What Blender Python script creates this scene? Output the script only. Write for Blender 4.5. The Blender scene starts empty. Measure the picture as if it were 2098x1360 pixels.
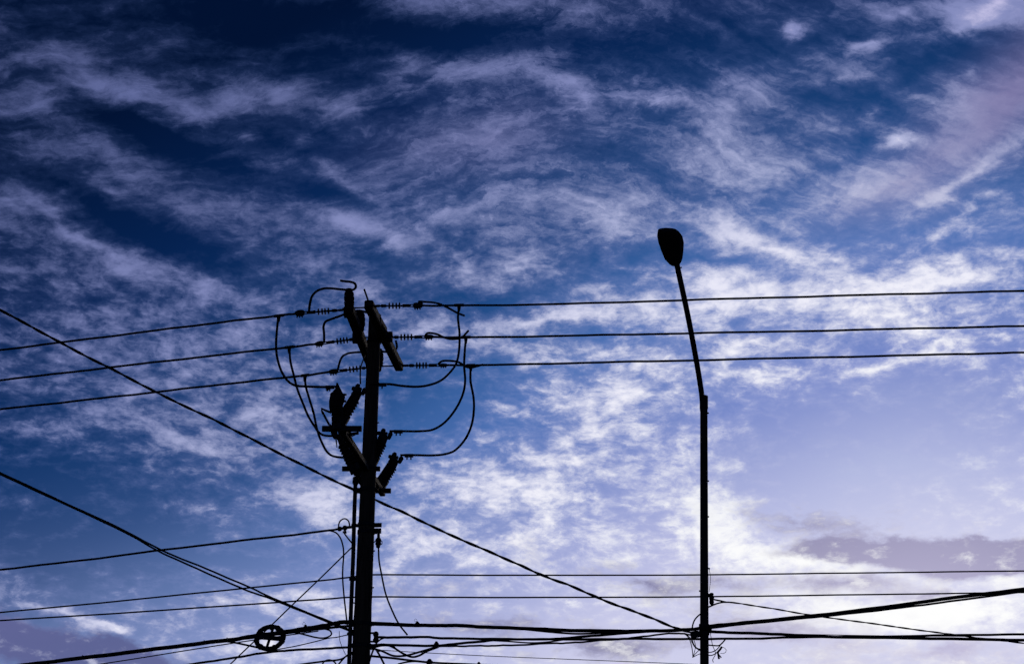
import bpy, bmesh, math, random
from mathutils import Vector, Matrix

S = bpy.context.scene
R = math.radians

# ------------------------------------------------------------------ camera
PITCH, FPX, CAMZ = R(22), 3000.0, 1.6          # focal length in pixels of the 2098-wide photograph
cam = bpy.data.cameras.new("camera")
cam_o = bpy.data.objects.new("camera", cam)
S.collection.objects.link(cam_o)
S.camera = cam_o
cam_o.location = (0, 0, CAMZ)
cam_o.rotation_euler = (math.pi / 2 + PITCH, 0, 0)
cam.sensor_width = 36.0
cam.lens = 36.0 * FPX / 2098.0
cam.clip_start = 0.1
cam.clip_end = 6000.0


def ray(px, py):
    k = (680.0 - py) / FPX
    return Vector(((px - 1049.0) / FPX, math.cos(PITCH) - k * math.sin(PITCH),
                   math.sin(PITCH) + k * math.cos(PITCH)))


SUN_DIR = ray(1905, 1262).normalized()
SUN_EL = math.asin(SUN_DIR.z)
SUN_AZ = math.atan2(SUN_DIR.x, SUN_DIR.y)

# ------------------------------------------------------------------ sky and clouds
world = bpy.data.worlds.new("World")
S.world = world
world.use_nodes = True
NT = world.node_tree
NT.nodes.clear()


def node(t, **kw):
    n = NT.nodes.new(t)
    for k, v in kw.items():
        setattr(n, k, v)
    return n


def link(a, b):
    NT.links.new(a, b)


def put(sock, v):
    if isinstance(v, (int, float, tuple, list)):
        sock.default_value = v
    else:
        link(v, sock)


def M(op, a, b=0.0, c=0.0, clamp=False):
    n = node('ShaderNodeMath', operation=op, use_clamp=clamp)
    put(n.inputs[0], a); put(n.inputs[1], b); put(n.inputs[2], c)
    return n.outputs[0]


def VM(op, a, b=(0, 0, 0), s=None):
    n = node('ShaderNodeVectorMath', operation=op)
    put(n.inputs[0], a)
    if s is None:
        put(n.inputs[1], b)
    else:
        put(n.inputs['Scale'], s)
    return n.outputs[0]


def noise(vec, scale, detail=5.0, rough=0.55, dist=0.0):
    n = node('ShaderNodeTexNoise', noise_dimensions='3D')
    put(n.inputs['Vector'], vec)
    n.inputs['Scale'].default_value = scale
    n.inputs['Detail'].default_value = detail
    n.inputs['Roughness'].default_value = rough
    n.inputs['Distortion'].default_value = dist
    return n.outputs['Fac'], n.outputs['Color']


def mapping(vec, loc=(0, 0, 0), rot=(0, 0, 0), scale=(1, 1, 1), kind='POINT'):
    n = node('ShaderNodeMapping', vector_type=kind)
    put(n.inputs['Vector'], vec)
    n.inputs['Location'].default_value = loc
    n.inputs['Rotation'].default_value = rot
    n.inputs['Scale'].default_value = scale
    return n.outputs[0]


def lin(c):
    return tuple(((v / 255) / 12.92 if v / 255 < 0.04045 else ((v / 255 + 0.055) / 1.055) ** 2.4) for v in c) + (1,)


def ramp(fac, stops, interp='LINEAR'):
    n = node('ShaderNodeValToRGB')
    r = n.color_ramp
    r.interpolation = interp
    while len(r.elements) < len(stops):
        r.elements.new(0.5)
    for e, (p, c) in zip(r.elements, stops):
        e.position = p
        e.color = lin(c)
    put(n.inputs[0], fac)
    return n.outputs[0]


def sstep(x, lo, hi):
    n = node('ShaderNodeMapRange', interpolation_type='SMOOTHSTEP')
    put(n.inputs[0], x); put(n.inputs[1], lo); put(n.inputs[2], hi)
    n.inputs[3].default_value = 0.0; n.inputs[4].default_value = 1.0
    return n.outputs[0]


def mixc(f, a, b):
    n = node('ShaderNodeMix', data_type='RGBA')
    put(n.inputs[0], f); put(n.inputs[6], a); put(n.inputs[7], b)
    return n.outputs[2]


D = node('ShaderNodeTexCoord').outputs['Generated']      # direction of view, in world space
sky = node('ShaderNodeTexSky', sky_type='NISHITA', sun_disc=False)
sky.sun_elevation = SUN_EL
sky.sun_rotation = SUN_AZ
sky.ozone_density = 3.0
sep = node('ShaderNodeSeparateColor')
link(sky.outputs[0], sep.inputs[0])
L = M('MULTIPLY', sep.outputs[1], 0.05)                    # daylight strength of the clear sky

# azimuth / elevation of the direction, in degrees (azimuth scaled to be locally square)
sx = node('ShaderNodeSeparateXYZ'); link(D, sx.inputs[0])
AZK = math.cos(R(22)) * 180 / math.pi
U = M('MULTIPLY', M('ARCTAN2', sx.outputs[0], sx.outputs[1]), AZK)
V = M('MULTIPLY', M('ARCSINE', sx.outputs[2]), 180 / math.pi)
cx = node('ShaderNodeCombineXYZ'); link(U, cx.inputs[0]); link(V, cx.inputs[1])
UV = cx.outputs[0]


def uv_of(px, py):
    d = ray(px, py).normalized()
    return math.atan2(d.x, d.y) * AZK, math.degrees(math.asin(d.z))


_, w1 = noise(VM('MULTIPLY', D, (1, 1, 1.6)), 7.0, 3.0)
_, w2 = noise(VM('MULTIPLY', D, (1, 1, 1.8)), 30.0, 5.0, 0.6)
warp = VM('ADD', VM('SCALE', VM('SUBTRACT', w1, (.5, .5, .5)), s=2.2), VM('SCALE', VM('SUBTRACT', w2, (.5, .5, .5)), s=1.5))
UVW = VM('ADD', UV, VM('MULTIPLY', warp, (1.2, 0.8, 0)))


def field(blobs, vec, start=0.0):
    acc = start
    for (px, py, a, b, ang, amp) in blobs:
        u, v = uv_of(px, py)
        k = 1.35 * 57.3 / FPX
        m = mapping(vec, (u, v, 0), (0, 0, -R(ang)), (a * k, b * k, 1.0), 'TEXTURE')
        g = node('ShaderNodeTexGradient', gradient_type='QUADRATIC_SPHERE')
        link(m, g.inputs[0])
        acc = M('MULTIPLY_ADD', g.outputs['Fac'], amp, acc)
    return acc
# cloud banks: place in the sky (given where the photograph shows them), half length, half width, slope, cover
BANKS = [
    (60, 175, 120, 55, 10, .55), (170, 155, 160, 60, 15, .95), (270, 190, 110, 42, 20, .8), (370, 220, 120, 35, 20, .55),
    (470, 200, 150, 45, -8, .75), (580, 190, 140, 50, 0, .6), (700, 205, 160, 60, -8, .6), (850, 150, 160, 45, -15, .7),
    (980, 150, 160, 50, 5, .65), (1110, 165, 160, 45, 25, .6), (1180, 215, 120, 35, 35, .8),
    (320, 95, 110, 50, -30, .45), (430, 130, 60, 40, 0, .35), (210, 30, 30, 25, 0, .3), (500, 140, 70, 40, 20, .35),
    (300, 266, 330, 50, 13, -1.3), (480, 50, 400, 110, 0, -1.1), (100, 70, 260, 80, 0, -.3),
    (220, 305, 330, 45, 25, .5), (60, 330, 120, 40, -15, .4), (130, 370, 100, 50, 10, .45), (240, 400, 90, 40, 15, .5),
    (20, 430, 100, 60, 0, .6), (640, 290, 220, 40, 3, -.7), (680, 385, 170, 50, 16, -.9), (500, 265, 45, 18, 0, .6),
    (710, 345, 160, 26, 38, .6), (520, 440, 180, 45, 8, .6), (720, 465, 150, 50, 10, .95), (830, 490, 120, 40, 20, .6),
    (300, 468, 330, 50, 20, -1.5), (180, 485, 230, 26, 22, .85), (380, 560, 260, 45, 18, .5), (430, 590, 120, 80, 0, .25),
    (200, 620, 350, 150, 10, .2), (1000, 0, 320, 50, 3, .8), (1180, 30, 90, 30, -30, .5), (1270, 45, 120, 40, -10, .4),
    (850, 65, 350, 50, 5, -1.2), (1370, 105, 320, 70, 5, -.55), (830, 220, 200, 32, -18, -.9), (1340, 205, 160, 28, 3, 1.0),
    (1000, 280, 250, 80, -10, .35), (1050, 330, 200, 80, 15, .3), (900, 430, 300, 60, -5, .6), (1150, 430, 250, 60, 0, .55),
    (1290, 400, 120, 70, -20, .5),
    (2040, 10, 160, 60, 0, 2.2), (1990, 45, 60, 30, 20, .8), (1790, 30, 40, 25, 30, .7), (1840, 25, 50, 30, 0, .5),
    (1605, 68, 38, 22, 20, 1.7), (1760, 98, 70, 24, 15, 1.5), (1990, 140, 40, 40, 0, .45), (1820, 300, 42, 26, 0, 2.0),
    (1787, 238, 35, 25, -40, .7), (1620, 150, 250, 50, -10, .35), (1500, 220, 180, 60, -25, .55), (1470, 280, 150, 80, -20, .55),
    (1700, 170, 200, 25, -12, .4), (1680, 270, 150, 50, 5, .4), (1950, 90, 200, 50, 0, -.4), (1860, 160, 240, 50, -22, -.5),
    (2000, 250, 360, 120, -30, .5), (1800, 385, 190, 60, -20, .6), (1980, 370, 290, 26, -28, .8), (2060, 372, 60, 12, 0, .5),
    (2020, 420, 140, 14, -15, .45), (1560, 340, 200, 80, 10, .45), (1690, 365, 120, 30, -25, -.3), (1640, 200, 120, 25, 0, -.4),
    (1560, 480, 150, 55, 25, .9), (1480, 450, 120, 80, 20, .6), (1640, 520, 150, 24, 22, .9), (1930, 480, 70, 25, -20, .8),
    (1780, 480, 200, 60, 0, -.5), (2000, 510, 160, 40, 0, -.4), (1440, 525, 160, 26, 12, -.7), (1960, 430, 160, 40, -20, -.4),
    (1080, 530, 130, 50, 25, .8), (970, 545, 120, 40, 25, .6), (1250, 470, 150, 50, 20, .5), (1130, 605, 250, 45, -8, -.5),
    (1310, 535, 130, 50, 0, -.7), (780, 520, 120, 36, 10, -.6), (900, 600, 120, 40, 0, -.3),
    (730, 580, 160, 60, 20, .6), (880, 660, 70, 40, 0, .45),
    (1700, 600, 450, 60, -2, .9), (1960, 570, 260, 40, 3, .8), (1450, 580, 200, 50, 10, .8), (1250, 590, 150, 32, -5, .7),
    (1800, 640, 300, 50, 0, .7), (1130, 660, 300, 30, -8, 1.0), (1350, 650, 250, 55, 0, .5), (1900, 690, 200, 60, 10, .35),
    (1560, 700, 200, 36, -8, .5), (1100, 720, 200, 45, 5, .35), (1260, 730, 150, 35, 0, .4), (1480, 760, 150, 45, 5, .5),
    (1620, 760, 150, 36, 15, .6), (1850, 740, 200, 26, 5, .6), (1290, 800, 150, 80, -30, .55), (1760, 810, 40, 20, -50, .4),
    (1060, 790, 200, 60, 0, -.4), (1780, 860, 500, 110, 0, -.75), (1700, 960, 330, 110, 0, -.6), (870, 850, 200, 110, 0, -.9),
    (200, 1090, 380, 150, 0, -.9), (100, 960, 300, 90, 0, -.5), (1080, 880, 120, 60, 0, -.3),
    (1150, 950, 330, 220, 0, .4), (1250, 850, 200, 90, -30, .5), (1430, 900, 120, 110, 0, .5), (1470, 1000, 130, 100, 0, .6),
    (950, 990, 220, 50, 5, .5), (1050, 1010, 200, 36, 0, .4), (1100, 1150, 650, 140, 0, .3), (900, 1110, 200, 36, -3, .5),
    (820, 1070, 120, 40, 10, .4), (1620, 1130, 290, 50, 12, 1.2), (1460, 1050, 130, 90, 0, .9), (1930, 1262, 330, 52, 0, 1.6), (1800, 1345, 260, 40, 5, .45), (1650, 1230, 500, 110, 0, .7), (2060, 1180, 70, 18, 0, .9), (1960, 1106, 50, 10, 5, 1.0), (2085, 1086, 36, 10, -10, 1.1),
    (1680, 1000, 300, 60, 10, -.4), (480, 660, 200, 80, 5, .25), (350, 750, 300, 60, 5, .2), (450, 850, 200, 60, 5, .3),
    (570, 865, 150, 46, 0, .45), (480, 940, 250, 50, 0, .3), (620, 1020, 160, 40, -8, .75), (420, 1060, 60, 22, 20, .8),
    (660, 1050, 100, 60, 10, .55), (300, 925, 200, 14, -5, .4), (500, 1240, 100, 24, 5, .7), (550, 1330, 180, 50, 0, .8),
    (630, 1245, 120, 40, 0, .7), (140, 1262, 120, 18, 22, 1.3), (30, 1275, 60, 14, 0, .6), (230, 1298, 36, 16, 20, 1.2),
    (400, 1150, 300, 60, 0, -.4), (280, 730, 480, 200, 5, .22), (330, 880, 420, 110, 0, .3), (620, 760, 160, 120, 0, .25),
]
# thicker low cloud that the light does not get through
DARKS = [
    (1940, 1126, 280, 42, 6, 2.1), (2085, 1122, 130, 42, -12, 1.9), (1770, 1112, 180, 28, 0, 1.2), (1310, 1195, 280, 50, 15, .55),
    (1600, 1300, 330, 70, 6, .6), (1740, 1195, 280, 36, 5, .55), (60, 1325, 230, 60, 14, 1.9), (250, 1345, 200, 28, 8, 1.2), (1000, 1290, 330, 45, 3, .4),
    (1260, 1335, 240, 40, 0, .5), (1990, 1090, 60, 12, 0, .7), (1690, 1065, 330, 46, 5, .4), (1900, 1213, 100, 14, 0, .5),
    (1950, 1345, 260, 30, 0, .5), (1480, 1190, 140, 40, 10, .4), (880, 1210, 200, 40, 0, .25),
]
# smooth veils of high cloud
VEILS = [(2070, 205, 360, 120, -33, 1.1), (1840, 385, 230, 80, -22, .55), (1800, 950, 520, 170, 0, .9), (1950, 800, 300, 90, 0, .4), (1000, 290, 300, 90, -8, .25)]
COV_K, COV_0, TEX_K = 1.1, 0.04, 4.0

# small broken puffs lower down, drawn-out streaks higher up
P1, _ = noise(VM('ADD', VM('MULTIPLY', D, (26, 26, 62)), VM('MULTIPLY', warp, (.35, .1, .35))), 1.0, 8.0, 0.64)
P2, _ = noise(VM('ADD', VM('MULTIPLY', D, (60, 60, 120)), VM('MULTIPLY', warp, (.6, .1, .6))), 1.0, 6.0, 0.64)
P3, _ = noise(VM('ADD', VM('MULTIPLY', D, (120, 120, 230)), VM('MULTIPLY', warp, (1.2, .1, 1.2))), 1.0, 4.0, 0.6)
SL = mapping(D, rot=(0, R(14), 0), scale=(1, 1, 1))
SR = mapping(D, rot=(0, R(-24), 0), scale=(1, 1, 1))
lr = sstep(M('MULTIPLY_ADD', P1, 10.0, M('SUBTRACT', U, 5.0)), -6.0, 10.0)
mv = node('ShaderNodeMix', data_type='VECTOR')
link(lr, mv.inputs[0])
link(VM('MULTIPLY', SL, (10, 10, 56)), mv.inputs[4])
link(VM('MULTIPLY', SR, (10, 10, 56)), mv.inputs[5])
ST, _ = noise(VM('ADD', mv.outputs[1], VM('MULTIPLY', warp, (.4, .1, .6))), 1.0, 9.0, 0.68)
hi = sstep(V, 21.0, 29.0)
tex = node('ShaderNodeMix', data_type='FLOAT')
link(hi, tex.inputs[0]); link(M('ADD', M('MULTIPLY', P1, .56), M('ADD', M('MULTIPLY', P2, .66), M('MULTIPLY', P3, .26))), tex.inputs[2])
link(M('ADD', M('MULTIPLY', ST, .84), M('ADD', M('MULTIPLY', P1, .1), M('ADD', M('MULTIPLY', P2, .2), M('MULTIPLY', P3, .16)))), tex.inputs[3])
TEX = tex.outputs[0]
N0 = M('SUBTRACT', TEX, M('MULTIPLY_ADD', hi, -.09, 0.74))

cover = field(BANKS, UVW)
x = M('ADD', M('ADD', M('MULTIPLY', cover, COV_K), COV_0), M('MULTIPLY', N0, TEX_K))
dens = M('POWER', sstep(x, -0.1, 1.4), 1.15)
veil = sstep(x, -0.7, 0.7)

haze = M('MULTIPLY', M('SUBTRACT', 1.0, sstep(V, 8.0, 19.0)), M('MULTIPLY', M('SUBTRACT', L, .17), 2.0, clamp=True), clamp=True)     # air thickens towards the horizon
LS = M('MULTIPLY', L, 0.8)
blue = ramp(LS, [(.0, (1, 8, 28)), (.086, (2, 18, 50)), (.112, (6, 34, 80)), (.178, (28, 70, 128)), (.21, (54, 94, 156)),
                 (.25, (76, 112, 178)), (.4, (120, 138, 202)), (.55, (158, 166, 218)), (.75, (200, 203, 236)), (1.0, (244, 243, 252))])
clear = mixc(haze, blue, lin((204, 205, 234)))
lit = ramp(LS, [(.0, (70, 72, 110)), (.086, (96, 106, 156)), (.13, (134, 142, 192)), (.18, (182, 187, 223)), (.24, (228, 228, 246)),
                (.36, (250, 249, 255)), (.5, (255, 255, 255)), (1.0, (255, 255, 255))])
litb = ramp(LS, [(.0, (100, 100, 140)), (.086, (132, 130, 184)), (.13, (196, 193, 230)), (.18, (232, 230, 248)), (.24, (248, 247, 255)),
                 (.36, (255, 255, 255)), (1.0, (255, 255, 255))])
thin = ramp(LS, [(.0, (30, 42, 76)), (.086, (54, 76, 130)), (.14, (88, 110, 170)), (.2, (140, 150, 206)), (.3, (184, 188, 230)),
                 (.5, (212, 212, 238)), (.8, (228, 226, 244)), (1.0, (244, 242, 252))])
thick = ramp(LS, [(.0, (30, 30, 50)), (.086, (62, 60, 104)), (.12, (92, 90, 138)), (.16, (98, 100, 150)), (.22, (92, 98, 146)), (.3, (108, 110, 156)),
                  (.5, (116, 114, 154)), (1.0, (190, 184, 214))])
c1 = mixc(M('MULTIPLY', veil, .36), clear, thin)
c2 = mixc(M('MULTIPLY', sstep(x, 1.3, 2.6), 1.0), mixc(dens, c1, lit), litb)
vl = M('MULTIPLY', field(VEILS, UVW), M('MULTIPLY_ADD', ST, 1.6, .2), clamp=True)
veilc = ramp(LS, [(.0, (60, 58, 90)), (.1, (104, 100, 146)), (.16, (128, 122, 168)), (.24, (136, 140, 186)), (.4, (150, 162, 208)), (.6, (182, 190, 226)), (1.0, (225, 224, 242))])
c2 = mixc(M('MULTIPLY', vl, .8), c2, veilc)
dk = M('MULTIPLY', field(DARKS, UVW), 1.5)
dkx = sstep(M('ADD', dk, M('ADD', M('MULTIPLY', M('SUBTRACT', P1, .5), 1.9), M('MULTIPLY', M('SUBTRACT', P2, .5), 1.2))), 0.08, 0.95)
dkd = M('MULTIPLY', dkx, sstep(dk, 0.0, .12))
c3 = mixc(M('MULTIPLY', dkd, .95), c2, mixc(M('MULTIPLY', sstep(M('ADD', M('MULTIPLY', P1, .5), M('MULTIPLY', P2, .5)), .5, .66), .6), thick, lit))

bg = node('ShaderNodeBackground')
link(VM('SCALE', c3, s=10.0), bg.inputs[0])
bg.inputs[1].default_value = 0.1
wo = node('ShaderNodeOutputWorld')
link(bg.outputs[0], wo.inputs[0])
S.cycles.use_adaptive_sampling = True
S.cycles.adaptive_threshold = 0.03
S.cycles.adaptive_min_samples = 12
world.cycles.sampling_method = 'MANUAL'
world.cycles.sample_map_resolution = 512

# ------------------------------------------------------------------ sun and exposure
sun = bpy.data.lights.new("sun", 'SUN')
sun.energy = 0.5
sun.angle = R(10)
sun.color = (1.0, 0.86, 0.72)
sun_o = bpy.data.objects.new("sun", sun)
S.collection.objects.link(sun_o)
sun_o.rotation_euler = SUN_DIR.to_track_quat('Z', 'Y').to_euler()
S.view_settings.view_transform = 'Standard'
S.view_settings.look = 'None'
S.view_settings.exposure = 0.0
S.view_settings.gamma = 1.0
S.view_settings.use_curve_mapping = False

# ------------------------------------------------------------------ helpers
C = S.collection
FWD = Vector((0, math.cos(PITCH), math.sin(PITCH)))
CAM = Vector((0, 0, CAMZ))
UP = Vector((0, 0, 1))
XA = Vector((1, 0, 0))
random.seed(7)


def at(px, py, Y):
    r = ray(px, py)
    return CAM + r * (Y / r.y)


def at_z(px, py, z):
    r = ray(px, py)
    return CAM + r * ((z - CAMZ) / r.z)


def mpp(p):                                        # metres that one pixel of the photograph covers at p
    return (p - CAM).dot(FWD) / FPX


def spline(pts, n=6):
    if len(pts) < 3:
        return [p.copy() for p in pts]
    out = []
    P = [pts[0] * 2 - pts[1]] + list(pts) + [pts[-1] * 2 - pts[-2]]
    for i in range(1, len(P) - 2):
        p0, p1, p2, p3 = P[i - 1:i + 3]
        t0 = 0.0
        t1 = t0 + max((p1 - p0).length, 1e-6) ** .5
        t2 = t1 + max((p2 - p1).length, 1e-6) ** .5
        t3 = t2 + max((p3 - p2).length, 1e-6) ** .5
        for k in range(n):
            t = t1 + (t2 - t1) * k / n
            a1 = p0 * ((t1 - t) / (t1 - t0)) + p1 * ((t - t0) / (t1 - t0))
            a2 = p1 * ((t2 - t) / (t2 - t1)) + p2 * ((t - t1) / (t2 - t1))
            a3 = p2 * ((t3 - t) / (t3 - t2)) + p3 * ((t - t2) / (t3 - t2))
            b1 = a1 * ((t2 - t) / (t2 - t0)) + a2 * ((t - t0) / (t2 - t0))
            b2 = a2 * ((t3 - t) / (t3 - t1)) + a3 * ((t - t1) / (t3 - t1))
            out.append(b1 * ((t2 - t) / (t2 - t1)) + b2 * ((t - t1) / (t2 - t1)))
    out.append(pts[-1].copy())
    return out


def frame(d):
    d = d.normalized()
    a = UP if abs(d.z) < .9 else Vector((0, 1, 0))
    s = d.cross(a).normalized()
    return s, s.cross(d).normalized()


def tube(bm, pts, r, sides=8, closed=False):
    n = len(pts)
    rr = r if isinstance(r, (list, tuple)) else [r] * n
    s, u = frame(pts[1] - pts[0])
    rings = []
    for i, p in enumerate(pts):
        if closed:
            d = pts[(i + 1) % n] - pts[i - 1]
        else:
            d = pts[min(i + 1, n - 1)] - pts[max(i - 1, 0)]
        d.normalize()
        s = (s - d * s.dot(d)).normalized()
        u = s.cross(d).normalized()
        rings.append([bm.verts.new(p + (s * math.cos(a) + u * math.sin(a)) * rr[i])
                      for a in (2 * math.pi * k / sides for k in range(sides))])
    m = n if closed else n - 1
    for i in range(m):
        A, B = rings[i], rings[(i + 1) % n]
        for k in range(sides):
            bm.faces.new((A[k], A[(k + 1) % sides], B[(k + 1) % sides], B[k]))
    if not closed:
        bm.faces.new(rings[0][::-1])
        bm.faces.new(rings[-1])


def lathe(bm, A, B, prof, sides=14):
    d = B - A
    tube_pts = [A + d * t for t, _ in prof]
    s, u = frame(d)
    rings = []
    for p, (_, r) in zip(tube_pts, prof):
        rings.append([bm.verts.new(p + (s * math.cos(a) + u * math.sin(a)) * max(r, 1e-4))
                      for a in (2 * math.pi * k / sides for k in range(sides))])
    for i in range(len(rings) - 1):
        for k in range(sides):
            bm.faces.new((rings[i][k], rings[i][(k + 1) % sides], rings[i + 1][(k + 1) % sides], rings[i + 1][k]))
    bm.faces.new(rings[0][::-1])
    bm.faces.new(rings[-1])


def bar(bm, A, B, w, h, side=None, bev=0.12):
    """a bar from A to B, w wide along side, h the other way, edges broken by a chamfer"""
    d = (B - A).normalized()
    if side is None:
        s, u = frame(d)
    else:
        s = (side - d * side.dot(d)).normalized()
        u = s.cross(d).normalized()
    c = min(w, h) * bev
    sec = [(-w / 2 + c, -h / 2), (w / 2 - c, -h / 2), (w / 2, -h / 2 + c), (w / 2, h / 2 - c),
           (w / 2 - c, h / 2), (-w / 2 + c, h / 2), (-w / 2, h / 2 - c), (-w / 2, -h / 2 + c)]
    ra = [bm.verts.new(A + s * a + u * b) for a, b in sec]
    rb = [bm.verts.new(B + s * a + u * b) for a, b in sec]
    for k in range(8):
        bm.faces.new((ra[k], ra[(k + 1) % 8], rb[(k + 1) % 8], rb[k]))
    bm.faces.new(ra[::-1])
    bm.faces.new(rb)


def new():
    return bmesh.new()


def obj(name, bm, mat, parent=None, smooth=True, label=None):
    bmesh.ops.recalc_face_normals(bm, faces=bm.faces)
    me = bpy.data.meshes.new(name)
    vs = [v.co for v in bm.verts]
    lo = Vector([min(v[i] for v in vs) for i in range(3)])
    hi_ = Vector([max(v[i] for v in vs) for i in range(3)])
    org = parent['_o'] if parent is not None else (lo + hi_) / 2
    org = Vector(org)
    for v in bm.verts:
        v.co -= org
    bm.to_mesh(me)
    bm.free()
    me.materials.append(mat)
    if smooth:
        for p in me.polygons:
            p.use_smooth = True
        me.set_sharp_from_angle(angle=R(38))
    o = bpy.data.objects.new(name, me)
    C.objects.link(o)
    if parent is not None:
        root_o = Vector(parent['_o'])
        o.parent = parent
        o['_o'] = list(root_o)
    else:
        o.location = org
        o['_o'] = list(org)
    if label:
        o['label'] = label
    return o


def tag(o, label, cat, group=None):
    o['label'] = label
    o['category'] = cat
    if group:
        o['group'] = group
    return o


def thing(name, label, cat, loc, group=None):
    o = bpy.data.objects.new(name, None)
    C.objects.link(o)
    o.location = loc
    o.empty_display_size = 0.2
    o['_o'] = list(loc)
    return tag(o, label, cat, group)


# ------------------------------------------------------------------ materials
def material(name, col, col2, rough=.7, metal=0.0, scale=6.0, stretch=(1, 1, 1), bump=.3):
    m = bpy.data.materials.new(name)
    m.use_nodes = True
    t = m.node_tree
    b = t.nodes['Principled BSDF']
    tc = t.nodes.new('ShaderNodeTexCoord')
    mp = t.nodes.new('ShaderNodeMapping')
    mp.inputs['Scale'].default_value = stretch
    t.links.new(tc.outputs['Object'], mp.inputs[0])
    n = t.nodes.new('ShaderNodeTexNoise')
    n.inputs['Scale'].default_value = scale
    n.inputs['Detail'].default_value = 6
    n.inputs['Roughness'].default_value = .65
    t.links.new(mp.outputs[0], n.inputs['Vector'])
    r = t.nodes.new('ShaderNodeValToRGB')
    r.color_ramp.elements[0].position = .35
    r.color_ramp.elements[1].position = .7
    r.color_ramp.elements[0].color = (*col, 1)
    r.color_ramp.elements[1].color = (*col2, 1)
    t.links.new(n.outputs['Fac'], r.inputs[0])
    t.links.new(r.outputs[0], b.inputs['Base Color'])
    bp = t.nodes.new('ShaderNodeBump')
    bp.inputs['Strength'].default_value = bump
    bp.inputs['Distance'].default_value = .01
    t.links.new(n.outputs['Fac'], bp.inputs['Height'])
    t.links.new(bp.outputs[0], b.inputs['Normal'])
    b.inputs['Roughness'].default_value = rough
    b.inputs['Metallic'].default_value = metal
    b.inputs['Specular IOR Level'].default_value = .15
    return m


WOOD = material('creosoted_wood', (.03, .022, .013), (.085, .06, .036), .9, 0, 9, (3, 3, .25), .8)
ARM = material('weathered_crossarm', (.006, .005, .004), (.013, .011, .009), .85, 0, 8, (1, 1, 1), .6)
STEEL = material('dirty_galvanised_steel', (.012, .012, .013), (.03, .03, .031), .85, .0, 18, (1, 1, 1), .2)
PAINT = material('dark_painted_steel', (.010, .010, .011), (.022, .022, .024), .8, 0, 10, (1, 1, .3), .15)
RUBBER = material('black_cable_sheath', (.008, .008, .009), (.016, .016, .017), .9, 0, 25, (1, 1, 1), .1)
WIRE = material('oxidised_conductor', (.010, .010, .010), (.02, .02, .02), .9, 0, 40, (1, 1, 1), .1)
PORC = material('brown_porcelain', (.012, .008, .006), (.024, .016, .012), .85, 0, 12, (1, 1, 1), .05)
PVC = material('grey_plastic_pipe', (.014, .014, .015), (.026, .026, .027), .85, 0, 10, (1, 1, .2), .1)
LENS = material('grimy_glass_lens', (.010, .010, .010), (.02, .02, .019), .7, 0, 9, (1, 1, 1), .05)
GROUND = material('dusty_asphalt', (.04, .039, .038), (.07, .068, .064), .95, 0, .8, (1, 1, 1), .4)

# ------------------------------------------------------------------ ground
bm = new()
bmesh.ops.create_grid(bm, x_segments=60, y_segments=60, size=2500)
g = obj('ground', bm, GROUND)
g['kind'] = 'structure'

# ------------------------------------------------------------------ wooden utility pole
Y0 = 22.0
PT, PB = at(768.5, 646, Y0), at(739, 1358, Y0)
PG = PT + (PB - PT) * ((PT.z + .0) / (PT.z - PB.z))      # where the axis meets the ground
r_top, r_low = 12.6 * mpp(PT), 19.2 * mpp(PB)


def pole_r(z):
    return r_top + (r_low - r_top) * (PT.z - z) / (PT.z - PB.z)


def pole_p(z):
    return PT + (PG - PT) * ((PT.z - z) / PT.z)


pole = thing('utility_pole', 'tall dark wooden utility pole carrying crossarms, fuse brackets and a riser pipe', 'utility pole', PG)
bm = new()
N = 48
pts = [pole_p(PT.z * (1 - i / N)) for i in range(N + 1)]
rad = [pole_r(p.z) * (1 + .012 * math.sin(i * 2.3) + .010 * random.uniform(-1, 1)) for i, p in enumerate(pts)]
pts.insert(0, PT + Vector((0, 0, .02))); rad.insert(0, rad[0] * .8)
tube(bm, pts, rad, 20)
obj('shaft', bm, WOOD, pole)

# paired crossarms, running away from the viewer
ZA = at(786, 690, Y0).z
aw = 17.5 * mpp(at(786, 690, Y0))
RA0, RA1 = at_z(755.5, 624, ZA), at_z(818, 752, ZA)
LA0, LA1 = at_z(715, 632, ZA), at_z(765, 760, ZA)


def on_arm(a, b, py):
    """point of an arm at this height in the photograph"""
    lo, hi_ = 0.0, 1.0
    k = lambda t: proj(a + (b - a) * t)[1]
    for _ in range(40):
        m = (lo + hi_) / 2
        if k(m) < py:
            lo = m
        else:
            hi_ = m
    return a + (b - a) * lo


def proj(p):
    d = p - CAM
    z = d.dot(FWD)
    u = d.dot(Vector((0, -math.sin(PITCH), math.cos(PITCH))))
    return 1049 + d.x / z * FPX, 680 - u / z * FPX


for a, b in ((RA0, RA1), (LA0, LA1)):
    bm = new()
    bar(bm, a, b, aw, aw * 1.05, XA)
    obj('crossarm', bm, ARM, pole, smooth=False)
# spacer bolts that tie the two arms together
for py in (629, 690, 749):
    bm = new()
    tube(bm, [on_arm(LA0, LA1, py + 2) - XA * .10, on_arm(RA0, RA1, py) + XA * .10], 1.6 * mpp(PT), 8)
    obj('spacer_bolt', bm, STEEL, pole)
# flat brace sticking up past the near arm end
bm = new()
bar(bm, on_arm(RA0, RA1, 629) + Vector((0, 0, .02)), at(746, 592, RA0.y - .02), 3.4 * mpp(PT), 2.2 * mpp(PT), XA)
obj('brace_strap', bm, STEEL, pole)
bm = new()
bar(bm, at(747, 625, RA0.y), at(764, 624, RA0.y), .05, 9 * mpp(PT), Vector((0, 1, 0)))
obj('end_plate', bm, STEEL, pole)
bm = new()
bar(bm, on_arm(RA0, RA1, 655) + XA * .03, on_arm(RA0, RA1, 676) + XA * .045, .1, .1, XA)
obj('mounting_block', bm, STEEL, pole)

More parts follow.
